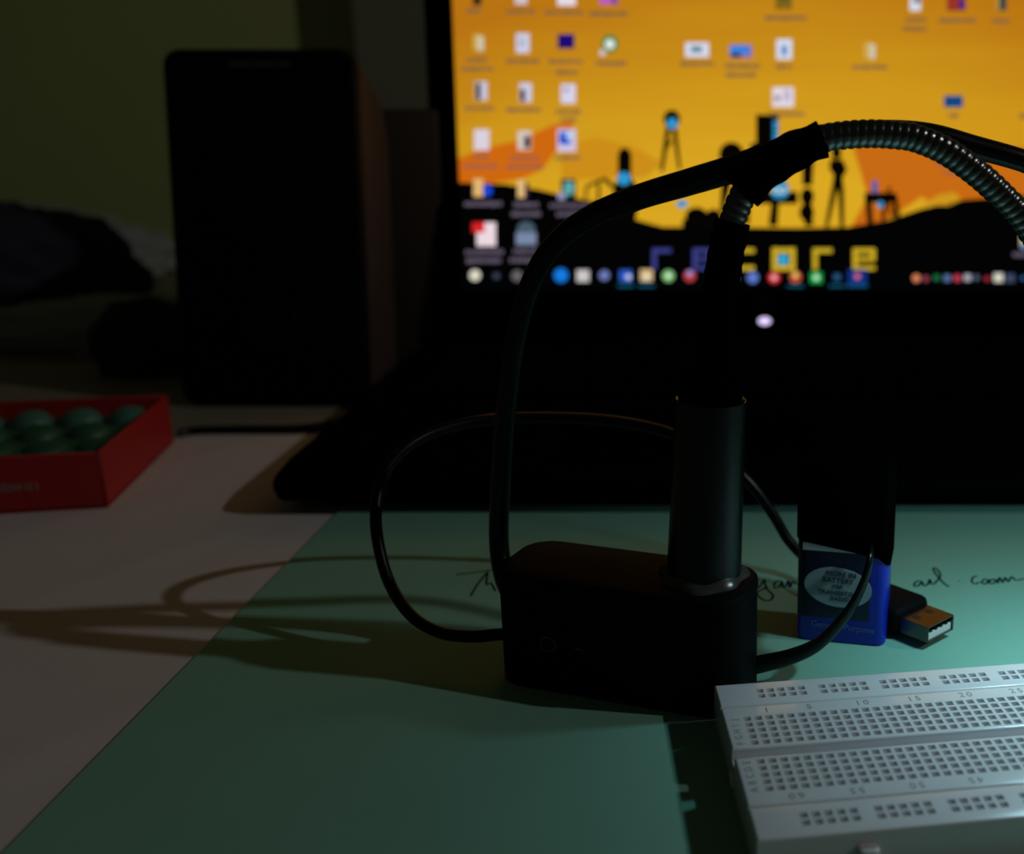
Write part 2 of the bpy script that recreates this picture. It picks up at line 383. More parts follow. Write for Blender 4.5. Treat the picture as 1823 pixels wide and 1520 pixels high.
# dunes and hills of the picture
flat([[(700, 300), (815, 282), (870, 262), (925, 250), (985, 222), (1022, 216), (1012, 245), (985, 275), (965, 302), (930, 318), (880, 326), (700, 335)]], 1, ORANGE, 'picture_dune', display)
flat([[(1000, 262), (1060, 244), (1130, 262), (1180, 290), (1150, 315), (1000, 320)]], 1, ORANGE2, 'picture_dune', display)
flat([[(1515, 250), (1560, 225), (1640, 228), (1700, 240), (1780, 262), (2030, 262), (2030, 385), (1700, 385), (1640, 350), (1560, 405), (1515, 405), (1545, 350), (1530, 300)]], 1, emit((199, 106, 20)), 'picture_dune', display)
flat([[(1640, 365), (1672, 346), (1700, 342), (1712, 356), (1690, 366)]], 2, emit((206, 150, 28)), 'picture_dune', display)
flat([[(700, 326), (815, 325), (900, 328), (960, 338), (1020, 352), (1075, 362), (1120, 388), (1180, 404), (1250, 404), (1320, 405), (1420, 406), (1510, 404), (1580, 392), (1640, 372), (1710, 356), (1823, 348), (2030, 345), (2030, 540), (700, 540)]], 2, emit((3, 3, 3)), 'picture_ground', display)
# plain dark posts, lanterns and tripods standing on the ridge
def fig(polys): flat(polys, 3, SIL, 'picture_post', display)
def spot(x, y, r, ry=None): flat([disc(x, y, r, ry)], 4, CYAN, 'picture_light', display)
fig([disc(1196, 212, 15, 16), bar(1190, 225, 1178, 305, 9, 6), bar(1200, 225, 1210, 302, 9, 5), bar(1184, 268, 1196, 250, 4)]); spot(1197, 220, 10)
fig([[(1100, 275), (1106, 264), (1118, 264), (1124, 275), (1124, 315), (1140, 345), (1130, 400), (1092, 400), (1092, 340), (1100, 315)], bar(1095, 335, 1075, 318, 7), bar(1075, 318, 1045, 332, 5), bar(1066, 325, 1066, 360, 5), bar(1045, 330, 1042, 355, 4)]); spot(1111, 318, 12)
fig([rect(1366, 235, 40, 62), rect(1366, 290, 60, 70), disc(1302, 275, 22, 22), bar(1300, 280, 1285, 378, 26, 7), bar(1330, 300, 1330, 400, 16, 8)])
for yy in (219, 228, 238, 246): spot(1381, yy, 5.5, 4)
fig([rect(1382, 352, 76, 22), bar(1380, 360, 1376, 402, 14, 16)])
fig([bar(1440, 240, 1437, 330, 22, 18), disc(1437, 350, 12, 16), bar(1437, 345, 1440, 402, 14, 16), disc(1436, 378, 13, 16)])
fig([disc(1489, 272, 9, 12), [(1478, 284), (1500, 284), (1508, 302), (1500, 316), (1502, 338), (1480, 338), (1484, 312), (1476, 300)], bar(1486, 334, 1471, 404, 11, 6), bar(1497, 334, 1499, 404, 11, 7)])
fig([rect(1567, 352, 56, 18), bar(1543, 350, 1547, 398, 7), bar(1548, 350, 1552, 396, 5), bar(1576, 356, 1572, 392, 7), bar(1592, 346, 1598, 386, 9), bar(1582, 360, 1590, 388, 5), bar(1580, 346, 1584, 332, 5)])
flat([rect(1557, 333, 9, 22)], 4, emit((40, 90, 170)), 'picture_light', display); spot(1567, 364, 6)
fig([disc(1240, 385, 20, 16), disc(1270, 390, 16, 18), rect(1250, 398, 70, 16)]); spot(1214, 363, 10, 7)
# wordmark
def letter(polys, c): flat(polys, 5, emit(c), 'picture_letter', display)
DIM, YEL = (58, 62, 130), (205, 172, 40)
def lr(x): return [rect(x + 4, 461, 8, 38), rect(x + 17, 446, 34, 8)]
def le(x, w_=36): return [rect(x + 4, 461, 8, 38), rect(x + w_ / 2, 446, w_, 8), rect(x + w_ - 4, 453, 8, 20), rect(x + w_ / 2, 461, w_, 7), rect(x + w_ / 2, 477, w_, 7)]
letter(lr(1161), DIM); letter(le(1233, 34), DIM)
letter([rect(1309, 461, 8, 38), rect(1325, 446, 36, 8), rect(1325, 477, 36, 8)], YEL)
letter([rect(1379, 461, 9, 40), rect(1411, 461, 9, 40), rect(1395, 446, 40, 9), rect(1395, 477, 40, 9)], YEL)
flat([disc(1394, 462, 10)], 5, emit((40, 165, 210)), 'picture_light', display)
letter(lr(1447), YEL); letter(le(1518, 40), YEL)
# icons:  x, y, w, h, colour [, second shape]
def icon(polys_cols):
    root = None
    for k, (p, c) in enumerate(polys_cols): flat([p], 6 + k, emit(c), 'desktop_icon', display)
R_ = rect
ICONS = [
 [(R_(850, 2, 16, 16), (60, 42, 24))], [(R_(928, 1, 22, 14), (205, 196, 205))], [(R_(1009, 2, 33, 17), (228, 218, 228))], [(R_(1084, 0, 32, 16), (188, 92, 188)), (R_(1094, 2, 10, 12), (120, 70, 150))],
 [(R_(850, 75, 16, 28), (205, 165, 70)), (R_(856, 78, 12, 26), (205, 195, 165))], [(R_(931, 77, 24, 35), (206, 206, 226)), (R_(929, 76, 10, 16), (170, 180, 205))], [(R_(1008, 74, 30, 26), (38, 12, 92)), (R_(1009, 72, 18, 12), (25, 8, 130))],
 [(disc(1086, 78, 15, 16), (72, 128, 60)), (disc(1086, 79, 9), (225, 232, 225)), (R_(1073, 94, 10, 10), (205, 200, 210))],
 [(R_(1241, 89, 42, 26), (216, 220, 236)), (R_(1240, 88, 20, 11), (90, 130, 150))], [(R_(1319, 92, 40, 24), (150, 110, 160)), (R_(1317, 89, 36, 16), (58, 128, 222)), (R_(1310, 99, 18, 7), (20, 20, 40))],
 [(R_(1396, 88, 28, 36), (212, 220, 236)), (R_(1396, 90, 9, 18), (60, 120, 190))], [(R_(1545, 90, 14, 28), (206, 168, 80)), (R_(1553, 92, 10, 26), (206, 196, 175))],
 [(R_(1395, 4, 30, 26), (128, 98, 28)), (R_(1395, -2, 20, 8), (80, 90, 30))], [(R_(1629, 5, 20, 30), (212, 216, 226)), (R_(1632, 0, 10, 10), (40, 50, 80))], [(R_(1702, 5, 34, 30), (150, 52, 38)), (R_(1712, 8, 10, 16), (50, 40, 130))], [(R_(1782, 4, 18, 30), (28, 62, 72)), (R_(1776, 4, 6, 28), (180, 140, 60))],
 [(R_(857, 162, 22, 33), (200, 200, 215)), (R_(852, 163, 9, 30), (50, 55, 60))], [(R_(936, 165, 22, 34), (205, 203, 222)), (R_(931, 170, 9, 22), (70, 40, 70))], [(R_(1012, 167, 26, 34), (216, 210, 232)), (R_(1008, 160, 8, 8), (140, 140, 190))],
 [(R_(1394, 173, 38, 35), (226, 216, 226)), (R_(1384, 175, 10, 8), (120, 110, 130)), (R_(1401, 170, 12, 20), (190, 180, 205))], [(R_(1697, 181, 34, 21), (12, 72, 132))],
 [(R_(858, 249, 27, 37), (218, 208, 222))], [(R_(934, 250, 24, 34), (212, 200, 190)), (R_(939, 253, 11, 22), (35, 32, 50))], [(R_(1009, 250, 33, 40), (205, 196, 225)), (R_(1006, 246, 20, 22), (20, 70, 205)), (disc(1013, 242, 6), (180, 215, 240))],
 [(R_(852, 334, 18, 32), (226, 182, 112)), (disc(868, 339, 9, 11), (25, 70, 205))], [(R_(928, 336, 13, 32), (226, 186, 124)), (R_(938, 338, 7, 26), (60, 35, 60))], [(R_(1012, 337, 26, 36), (14, 30, 32)), (disc(1013, 335, 10, 13), (90, 165, 165)), (R_(1000, 349, 13, 13), (150, 150, 185))],
 [(R_(866, 417, 34, 42), (238, 216, 226)), (R_(852, 405, 22, 18), (215, 35, 40))], [(disc(937, 408, 16, 14), (70, 90, 105)), (R_(937, 425, 36, 22), (120, 134, 165))],
 [(disc(1388, 337, 17, 18), (40, 135, 175)), (disc(1381, 339, 7, 6), (190, 215, 230)), (disc(1394, 339, 7, 6), (190, 215, 230)), (disc(1381, 339, 3.5), (40, 135, 175)), (disc(1394, 339, 3.5), (40, 135, 175))],
 [(R_(1821, 425, 10, 28), (225, 205, 150)), (R_(1822, 438, 10, 10), (110, 140, 190))],
]
for ic in ICONS: icon(ic)
def label(x, y, w_, dark, h_=8):
    P = []; a = x - w_ / 2; rnd = random.Random(int(x * 7 + y))
    while a < x + w_ / 2:
        c = rnd.uniform(3, 7); hh = h_ * rnd.uniform(.75, 1.1)
        P.append(rect(a + c / 2, y + rnd.uniform(-.6, .6), c, hh)); a += c + rnd.uniform(.6, 1.6)
    flat(P, 6, emit((100, 90, 108) if dark == 1 else (150, 92, 72) if dark == 2 else (128, 96, 62)), 'icon_label', display)
for a in [(845, 19, 24), (926, 21, 48), (1004, 23, 66), (1082, 25, 64), (848, 107, 36), (850, 123, 56), (929, 109, 56), (1008, 110, 60), (1008, 129, 38), (1087, 113, 52), (1240, 114, 58), (1319, 118, 56), (1317, 134, 50), (1395, 119, 28),
          (1548, 120, 62), (1396, 32, 68), (1627, 36, 32), (1627, 52, 38), (1703, 37, 62), (1780, 38, 28), (853, 193, 50), (932, 196, 60), (1009, 199, 38), (1012, 213, 28), (1398, 203, 60), (1697, 206, 18), (1822, 207, 14), (1010, 281, 44)]: label(*a, 0)
for a in [(855, 279, 24), (853, 296, 54), (935, 281, 50), (935, 297, 66), (1688, 291, 44), (1697, 307, 32)]: label(*a, 2)
for a in [(858, 363, 62), (936, 364, 42), (937, 381, 52), (1014, 366, 70), (1010, 381, 38), (861, 449, 64), (861, 464, 60), (935, 447, 42), (927, 463, 38), (1816, 453, 26)]: label(*a, 1)
# task bar
flat([[(700, 478), (2030, 482), (2030, 540), (700, 540)]], 3, emit((2, 3, 4)), 'task_bar', display)
for x, y, d, c, rnd in [(846, 490, 20, (222, 216, 196), 1), (884, 491, 11, (58, 62, 78), 0), (921, 491, 20, (100, 96, 96), 1), (999, 490, 25, (22, 122, 224), 1), (1038, 491, 22, (204, 198, 198), 0), (1076, 490, 18, (110, 122, 184), 1), (1114, 491, 22, (48, 88, 190), 0),
                        (1151, 490, 22, (216, 184, 134), 0), (1190, 491, 21, (122, 190, 112), 1), (1228, 491, 21, (188, 62, 64), 1), (1309, 495, 8, (200, 205, 210), 0), (1340, 494, 20, (92, 122, 200), 1), (1378, 494, 21, (206, 42, 52), 1), (1416, 493, 21, (192, 84, 62), 1), (1453, 494, 21, (20, 162, 72), 0),
                        (1490, 493, 12, (40, 82, 122), 0), (1526, 493, 34, (18, 48, 124), 0), (1631, 495, 14, (222, 132, 92), 1), (1648, 496, 11, (138, 60, 80), 1), (1667, 494, 10, (30, 112, 62), 0), (1686, 495, 12, (90, 112, 162), 0), (1704, 495, 13, (192, 60, 80), 1), (1722, 494, 12, (172, 172, 182), 0),
                        (1738, 494, 9, (80, 90, 112), 0), (1757, 496, 9, (172, 42, 62), 1), (1777, 494, 16, (216, 216, 200), 0), (1798, 495, 16, (62, 72, 100), 0), (1821, 495, 6, (60, 110, 170), 0)]:
    flat([disc(x, y, d / 2) if rnd else rect(x, y, d, d * .95 if d < 30 else 28)], 6, emit(c), 'task_bar_icon', display)
for x, y, c in [(1119, 493, (200, 210, 235)), (1416, 489, (230, 200, 90)), (1453, 494, (190, 230, 200)), (1378, 494, (235, 170, 175)), (1526, 492, (222, 112, 132)), (1228, 486, (120, 150, 220)), (1190, 491, (205, 228, 200)), (1151, 494, (235, 225, 205))]:
    flat([disc(x, y, 5)], 7, emit(c), 'task_bar_icon', display)
for x, w_ in [(1114, 28), (1151, 28), (1416, 28), (1490, 28), (1526, 36)]: flat([rect(x, 509, w_, 3)], 6, emit((22, 96, 124)), 'task_bar_mark', display)
# round emblem and power light on the lower bezel
u, v = SP(1358, 536)
ring = bmesh.new()
lathe([(.0058, 0), (.0058, .0005), (.0052, .0005), (.0052, 0), (.0058, 0)], 28, ring)
box_bm(.0007, .006, .0005, (-.0018, .0008, .0002), bm=ring); box_bm(.0007, .003, .0005, (-.0002, -.0006, .0002), bm=ring); box_bm(.0014, .0006, .0005, (-.0008, .0008, .0002), bm=ring)
box_bm(.0007, .006, .0005, (.0010, -.0008, .0002), bm=ring); box_bm(.0007, .003, .0005, (.0026, .0006, .0002), bm=ring); box_bm(.0014, .0006, .0005, (.0018, -.0008, .0002), bm=ring); box_bm(.0014, .0006, .0005, (.0018, .0018, .0002), bm=ring)
o = link('emblem', bm2me(place(ring, LM @ Matrix.Translation((u, v, .0016)))), mat('emblem_grey', (.03, .03, .034), .4, metal=.5), laptop); o['label'] = 'dark round letter emblem'
u, v = SP(1361, 571)
o = link('power_light', bm2me(place(lathe([(0, .0008), (.0030, .0008), (.0036, 0)], 20), LM @ Matrix.Translation((u, v, .0016)) @ Matrix.Diagonal((1, .62, 1, 1)))), emit((225, 205, 255), 1.3), laptop); o['label'] = 'glowing white power light'

# ------------------------------------------------------------------ desk lamp
lamp = empty('desk_lamp', (-0.0264, 0.2669, G))
tag(lamp, 'homemade black lamp with box base, thick pipe and bent metal gooseneck', 'lamp')
LO = Vector((-0.0264, 0.2669, G))
YAW = math.radians(-18.4); BH = 0.031
RZ = Matrix.Rotation(YAW, 4, 'Z')
base = link('base_box', bm2me(place(rbox_bm(.066, .026, BH - .004, .008, .0006, 6, (0, 0, (BH - .004) / 2)), RZ)), BLACK, lamp)
link('base_lid', bm2me(place(rbox_bm(.0664, .0264, .0045, .0082, .0013, 6, (0, 0, BH - .0022)), RZ)), BLACK, lamp)
mk = lathe([(.0022, 0), (.0022, .0002), (.0018, .0002), (.0018, 0), (.0022, 0)], 24)
def front(u_, z_): return RZ @ Vector((u_, -.0130, z_))
FM = frame(front(-.0165, .0135), RZ @ Vector((0, -1, 0)), RZ @ Vector((1, 0, 0)))
o = link('printed_ring', bm2me(place(mk, FM)), mat('grey_print', (.045, .045, .045), .5), lamp, None); o['label'] = 'faint grey ring mark'
o = link('printed_dash', bm2me(place(box_bm(.0022, .0005, .0002, (.0085, 0, .0001)), FM)), MATS['grey_print'], lamp); o['label'] = 'faint grey dash mark'
# column
YC = 0.2625
c0 = W(1253, 1042, y=YC); c0.z = G + BH; c1 = W(1266, 706, y=YC)
P = [c0.lerp(c1, t / 10) - LO for t in range(11)]
bm = sweep(P, lambda i, n: .0094 - .0010 * i / n, 32)
bmesh.ops.bevel(bm, geom=[e for e in bm.edges if len([f for f in e.link_faces if len(f.verts) > 4]) == 1], offset=.0006, segments=2, affect='EDGES')
link('column_pipe', bm2me(bm), TUBE, lamp)
# hot glue collar
bm = bmesh.new(); nseg = 40; rr = []
for a, b in ((.0, .0), (.0020, .0), (.0016, .0009), (.0006, .0016), (0, .0022)):
    rr.append([bm.verts.new((c0.x - LO.x + (.0092 + a * (1 + .35 * math.sin(3 * t) + .25 * math.sin(7 * t + 1))) * math.cos(t), c0.y - LO.y + (.0092 + a * (1 + .35 * math.sin(3 * t) + .25 * math.sin(7 * t + 1))) * math.sin(t), BH + b * (1 + .25 * math.sin(5 * t)))) for t in [2 * math.pi * k / nseg for k in range(nseg)]])
for a, b in zip(rr, rr[1:]):
    for k in range(nseg): bm.faces.new((a[k], a[(k + 1) % nseg], b[(k + 1) % nseg], b[k]))
o = link('glue_collar', bm2me(bm), mat('dried_glue', (.05, .05, .045), .25, spec=.6), lamp); o['label'] = 'shiny dried glue around the pipe foot'
# stem: tape shoulder, sleeve
def path(pts, y0, y1=None):
    y1 = y1 if y1 is not None else y0; n = len(pts) - 1
    return [W(a, b, y=y0 + (y1 - y0) * i / n) for i, (a, b) in enumerate(pts)]
sp_ = catmull(path([(1266, 712), (1270, 680), (1273, 650), (1277, 600), (1283, 530), (1291, 460), (1304, 395)], YC), 8)
def rsleeve(i, n):
    t = i / n
    base_ = .0082 if t < .05 else (.0074 if t < .16 else .0074 - (.0074 - .0046) * min(1, (t - .16) / .22))
    return (base_ - .0010 * max(0, t - .5)) * (1 + .03 * math.sin(i * 1.9))
link('stem_sleeve', bm2me(sweep([p - LO for p in sp_], rsleeve, 24)), TAPE, lamp)
NP = [(1296, 430), (1304, 393), (1320, 352), (1347, 314), (1385, 282), (1428, 258), (1468, 246), (1510, 240), (1552, 238), (1590, 240), (1630, 246), (1684, 269), (1739, 308), (1784, 349), (1812, 380), (1846, 426)]
neck = path(NP, YC, .268) + [Vector((.0815, .2670, .1055)), Vector((.0870, .2625, .0970))]
neck = resample(catmull(neck, 10), .0019 / 8)
def rneck(i, n): return .00345 + .00042 * (0.5 + 0.5 * math.cos(2 * math.pi * i / 8)) ** 0.6
def helix(P_):
    bm = bmesh.new(); seg = 20; rings = []; nrm = Vector((0, 1, 0)); n = len(P_)
    for i in range(n):
        t = (P_[min(n - 1, i + 1)] - P_[max(0, i - 1)]).normalized(); nrm = (nrm - nrm.dot(t) * t).normalized(); bi = t.cross(nrm); row = []
        for k in range(seg):
            a = 2 * math.pi * k / seg; ph = 2 * math.pi * i / 8 + a
            r = .00292 + .00034 * abs(math.cos(ph / 2)) ** 0.5
            row.append(bm.verts.new(P_[i] + (nrm * math.cos(a) + bi * math.sin(a)) * r))
        rings.append(row)
    for a, b in zip(rings, rings[1:]):
        for k in range(seg): bm.faces.new((a[k], a[(k + 1) % seg], b[(k + 1) % seg], b[k]))
    bm.faces.new(rings[0][::-1]); bm.faces.new(rings[-1]); return bm
o = link('gooseneck', bm2me(helix([p - LO for p in neck]), ang=80), NECK, lamp); o['label'] = 'dark spiral metal gooseneck'
tw = resample(catmull(path([(1322, 345), (1345, 318), (1385, 286), (1425, 264), (1464, 248)], YC + .0010, YC + .0022), 10), .0012)
link('tape_wrap', bm2me(sweep([p - LO for p in tw], lambda i, n: .0040 + .0003 * math.sin(i * .9) * math.sin(i * .31) - .0006 * max(0, i / n - .5), 24, 1.15)), TAPE, lamp)
# power cable: from behind the box up and along the neck
ck = [(932, 1072, .2745), (908, 1052, .2795), (894, 1012, .2850), (888, 950, .288), (892, 850, .288), (902, 720, .286), (921, 590, .283), (950, 495, .280), (995, 428, .277), (1060, 382, .274), (1140, 350, .272), (1220, 326, .271), (1300, 302, .2705), (1380, 274, .2700), (1455, 247, .2705), (1560, 236, .272), (1650, 240, .274), (1735, 262, .276), (1823, 287, .278), (1900, 320, .281)]
cp = catmull([W(a, b, y=c) - LO for a, b, c in ck] + [Vector((.0985, .279, .128)) - LO, Vector((.0990, .2720, .112)) - LO, Vector((.0920, .2640, .099)) - LO], 8)
link('power_cable', bm2me(sweep(cp, lambda i, n: .0027 + .0006 * math.exp(-((i / n - .55) / .13) ** 2) - .0003 * max(0, i / n - .75) * 4, 16)), BLACK_GLOSS, lamp)
# head (beyond the right edge of the photograph)
HM = frame(LED_POS - LO, LED_DIR, Vector((0, 1, 0)))
link('lamp_head', bm2me(place(lathe([(0, -.014), (.007, -.014), (.0095, -.009), (.0105, -.004), (.0115, .000), (.0108, .000), (.0100, -.002), (0, -.002)], 32), HM)), BLACK, lamp)
o = link('light_panel', bm2me(place(lathe([(0, -.0015), (.0098, -.0015), (.0098, -.0025)], 32), HM)), emit((235, 250, 250), 6.0), lamp); o['label'] = 'cool white light panel'
ld = bpy.data.lights.new('led_light', 'AREA'); ld.shape = 'DISK'; ld.size = 0.012; ld.energy = LED_WATT; ld.color = LED_COL; ld.spread = math.pi
lo = bpy.data.objects.new('led_light', ld); COL.objects.link(lo)
lo.parent = lamp; lo.matrix_local = Matrix.Translation(LED_DIR * .0004) @ HM @ Matrix.Rotation(math.pi, 4, 'X')

# ------------------------------------------------------------------ battery
BW, BD_, BHT = .0250, .0170, .0485
byaw = math.radians(-12); BR = Matrix.Rotation(byaw, 4, 'Z')
bfl = Vector((.0186, .2900, G))
bc = bfl + BR @ Vector((BW / 2, BD_ / 2, 0)); 
bat = empty('battery', bc, byaw); tag(bat, 'blue nine volt block battery with black tape around its top', 'battery')
link('case', bm2me(rbox_bm(BW, BD_, .046, .0027, .0009, 5, (0, 0, .023))), BLUE, bat)
# navy label wrap with front and left shade painted in; right corner left blue
fr = -BD_ / 2
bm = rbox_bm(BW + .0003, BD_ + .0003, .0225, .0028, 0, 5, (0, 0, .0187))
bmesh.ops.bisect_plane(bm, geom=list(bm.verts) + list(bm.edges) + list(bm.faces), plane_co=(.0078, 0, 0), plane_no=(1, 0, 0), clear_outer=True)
o = link('shaded_label', bm2me(bm), mat('label_shade_navy', (.003, .005, .035), .4), bat); o['label'] = 'navy label with shade painted in'
link('label_band', bm2me(box_bm(BW - .0050, .0002, .0022, (-.0010, fr - .00018, .0285))), PALE, bat)['label'] = 'pale grey band'
ov = lathe([(0, .0002), (.0094, .0002), (.0094, 0)], 40)
o = link('oval_mark', bm2me(place(ov, Matrix.Translation((-.0010, fr - .00020, .0170)) @ Matrix.Rotation(math.pi / 2, 4, 'X') @ Matrix.Rotation(math.radians(-6), 4, 'Z') @ Matrix.Diagonal((1, .62, 1, 1)))), OVALM, bat); o['label'] = 'pale oval with dark lettering'
FT = Matrix.Rotation(math.pi / 2, 4, 'X') @ Matrix.Rotation(math.radians(-2), 4, 'Z')
for s, sz, dx, dz in (('MORE IN', .0021, .0008, .0209), ('BATTERY', .0021, 0, .0190), ('FOR', .0015, 0, .0172), ('TRANSISTOR', .0019, 0, .0153), ('RADIO', .0017, .0006, .0136)):
    me = text_me(s, sz, .00004); me.transform(FT); o = link('oval_lettering', me, mat('navy_print', (.01, .012, .03), .5), bat); o.location = (-.0010 + dx, fr - .00048, dz)
me = text_me('General Purpose', .0026, .00004); me.transform(FT); o = link('bottom_lettering', me, mat('pale_blue_print', (.10, .14, .40), .5), bat); o.location = (.0006, fr - .0003, .0052)
# black tape cap with slanted lower edge
bm = rbox_bm(BW + .0012, BD_ + .0012, .024, .0032, .0012, 5, (0, 0, .0395))
for v in bm.verts:
    if v.co.z < .0395:
        tx_ = v.co.x / BW + .5; v.co.z += .0020 - .0030 * tx_ - .0034 * max(0, tx_ - .86) / .16
link('tape_cap', bm2me(bm), TAPE, bat)
for sx, r_ in (): link('terminal_bump', bm2me(place(lathe([(0, .0018), (r_ * .8, .0015), (r_, 0), (r_, -.002)], 18), Matrix.Translation((sx, 0, .0514)))), TAPE, bat)

# lead from the lamp box to the battery cap
lead = [(1330, 1186, .2640), (1362, 1180, .2635), (1410, 1168, .2640), (1455, 1147, .2660), (1495, 1108, .2690), (1522, 1070, .2715), (1540, 1030, .2735), (1548, 1000, .2752), (1550, 985, .2775), (1550, 972, .2840)]
lp = catmull([W(a, b, y=c) for a, b, c in lead], 8)
o = link('battery_lead', bm2me(sweep(lp, lambda i, n: .0027 - .0014 * i / n, 14, .55, up=Vector((0, 0, 1)), twist=lambda i, n: 1.1 * i / n)), BLACK_GLOSS)
tag(o, 'flat black twin wire from the lamp box up to the battery', 'wire')

# ------------------------------------------------------------------ usb cable
uax = Vector((math.sin(math.radians(44)), -math.cos(math.radians(44)), 0))
tip = W(1675, 1119, z=G + .0048)
usb = empty('usb_cable', tip - uax * .030 - Vector((0, 0, tip.z - G))); tag(usb, 'black usb cable looping left of the lamp, plug beside the battery', 'cable')
UO = usb.location.copy()
def plug(bm, ax0): return place(bm, frame(tip - UO + Vector((0, 0, 0)), uax, Vector((0, 0, 1))))   # local z along the plug, x up
def hollow(sx, sy, l, th):
    b = bmesh.new()
    def ring(ax, ay, z): return [b.verts.new((i * ax / 2, j * ay / 2, z)) for i, j in ((-1, -1), (1, -1), (1, 1), (-1, 1))]
    A, B, C, D = ring(sx, sy, -l), ring(sx, sy, 0), ring(sx - 2 * th, sy - 2 * th, 0), ring(sx - 2 * th, sy - 2 * th, -l + .001)
    for p, q in ((A, B), (B, C), (C, D)):
        for k in range(4): b.faces.new((p[k], p[(k + 1) % 4], q[(k + 1) % 4], q[k]))
    b.faces.new(D); b.faces.new(A); return b
link('plug_shell', bm2me(plug(hollow(.0046, .0120, .0125, .00035), 0)), STEEL, usb)['label'] = 'steel plug shell'
for sy in (-.0028, .0028): link('shell_notch', bm2me(plug(box_bm(.00012, .0018, .0022, (.0023, sy, -.0062)), 0)), mat('notch_dark', (.01, .01, .01), .6), usb)
link('plug_tongue', bm2me(plug(box_bm(.0019, .0108, .0100, (-.0010, 0, -.0055)), 0)), mat('tongue_white', (.62, .66, .62), .5), usb)['label'] = 'white plug tongue'
for k in range(4): link('contact', bm2me(plug(box_bm(.0007, .0011, .0080, (.0002, (-.0036 + .0024 * k), -.0046)), 0)), mat('contact_dark', (.03, .028, .02), .45, metal=.7), usb)
b = box_bm(.0085, .0158, .0210, (0.0003, 0, -.0200), .0022, 3)
link('plug_body', bm2me(plug(b, 0)), BLACK, usb)
link('strain_relief', bm2me(plug(lathe([(0, -.040), (.0019, -.040), (.0032, -.030), (0, -.030)], 16), 0)), BLACK, usb)
ut = tip - uax * .039
uc = [(905, 1128, .2760), (888, 1129, .2745), (840, 1133, .2755), (785, 1126, .2780), (735, 1098, .2810), (698, 1047, .2850), (677, 985, .2900), (669, 915, .2960), (683, 845, .3030), (722, 797, .3100), (780, 766, .3180), (860, 748, .3260), (960, 743, .3320), (1080, 748, .3340), (1180, 767, .3340), (1262, 805, .3330), (1330, 855, .3320), (1376, 916, .3310), (1404, 962, .3300), (1440, 1000, .3280)]
up_ = [W(a, b, y=c) for a, b, c in uc] + [ut]
link('cord', bm2me(sweep(catmull([p - UO for p in up_], 8), .00165, 14)), BLACK_GLOSS, usb)

# ------------------------------------------------------------------ breadboard
PT = .00254; AL = 0.147675
bb = empty('breadboard', (.005957, .216397, G), AL); tag(bb, 'white solderless breadboard with rows of square holes in the corner', 'breadboard')
BT = .0095; X0, X1 = -.0054, 63 * PT + .0054
def plate(y0, y1, cols, rows, z0=0.0, ch=.0006):
    bm = bmesh.new(); a = .00088; b_ = .00066
    hs = set()
    cols = sorted(cols); xs = sorted([X0 + ch] + [c * PT + s * a for c in cols for s in (-1, 1)] + [X1 - ch])
    ys = sorted([y0 + ch] + [r + s * a for r in rows for s in (-1, 1)] + [y1 - ch])
    V = {}
    def vt(i, j):
        if (i, j) not in V: V[i, j] = bm.verts.new((xs[i], ys[j], BT))
        return V[i, j]
    for i in range(len(xs) - 1):
        for j in range(len(ys) - 1):
            q = (vt(i, j), vt(i + 1, j), vt(i + 1, j + 1), vt(i, j + 1))
            if i % 2 == 1 and j % 2 == 1:
                x_ = (xs[i] + xs[i + 1]) / 2; y_ = (ys[j] + ys[j + 1]) / 2
                m_ = [bm.verts.new((x_ + sx * b_, y_ + sy * b_, BT - .0007)) for sx, sy in ((-1, -1), (1, -1), (1, 1), (-1, 1))]
                d_ = [bm.verts.new((x_ + sx * b_, y_ + sy * b_, BT - .0042)) for sx, sy in ((-1, -1), (1, -1), (1, 1), (-1, 1))]
                for k in range(4):
                    k2 = (k + 1) % 4
                    bm.faces.new((q[k], q[k2], m_[k2], m_[k])); bm.faces.new((m_[k], m_[k2], d_[k2], d_[k]))
                f = bm.faces.new(d_); f.material_index = 1
            else: bm.faces.new(q)
    n, m = len(xs) - 1, len(ys) - 1
    loop = [(i, 0) for i in range(n)] + [(n, j) for j in range(m)] + [(i, m) for i in range(n, 0, -1)] + [(0, j) for j in range(m, 0, -1)]
    T = [V[p] for p in loop]; N = len(loop); prev = T
    def ringp(dx, z):
        out = []
        for i, j in loop:
            x_ = X0 + ch - dx if i == 0 else X1 - ch + dx if i == n else xs[i]; y_ = y0 + ch - dx if j == 0 else y1 - ch + dx if j == m else ys[j]
            out.append(bm.verts.new((x_, y_, z)))
        return out
    for k in range(1, 5):
        a_ = k / 4 * math.pi / 2; cur = ringp(ch * math.sin(a_), BT - ch * (1 - math.cos(a_)))
        for q in range(N): bm.faces.new((prev[q], cur[q], cur[(q + 1) % N], prev[(q + 1) % N]))
        prev = cur
    cur = ringp(ch, z0)
    for q in range(N): bm.faces.new((prev[q], cur[q], cur[(q + 1) % N], prev[(q + 1) % N]))
    return bm
rA = [.00381 + PT * k for k in range(5)]
b1 = plate(.0016, .0197, range(64), rA); b2 = plate(-.0197, -.0016, range(64), [-r for r in rA][::-1])
t_ = bpy.data.meshes.new('t'); b2.to_mesh(t_); b2.free(); b1.from_mesh(t_); bpy.data.meshes.remove(t_)
box_bm(X1 - X0, .0036, BT - .0024, ((X0 + X1) / 2, 0, (BT - .0024) / 2), bm=b1)
me = bpy.data.meshes.new('strip'); b1.to_mesh(me); b1.free(); shade(me, 32); me.materials.append(WHITE_PL); me.materials.append(CLIP)
strip = link('terminal_strip', me, None, bb)
gcols = [2 + 6 * g + k for g in range(10) for k in range(5)]
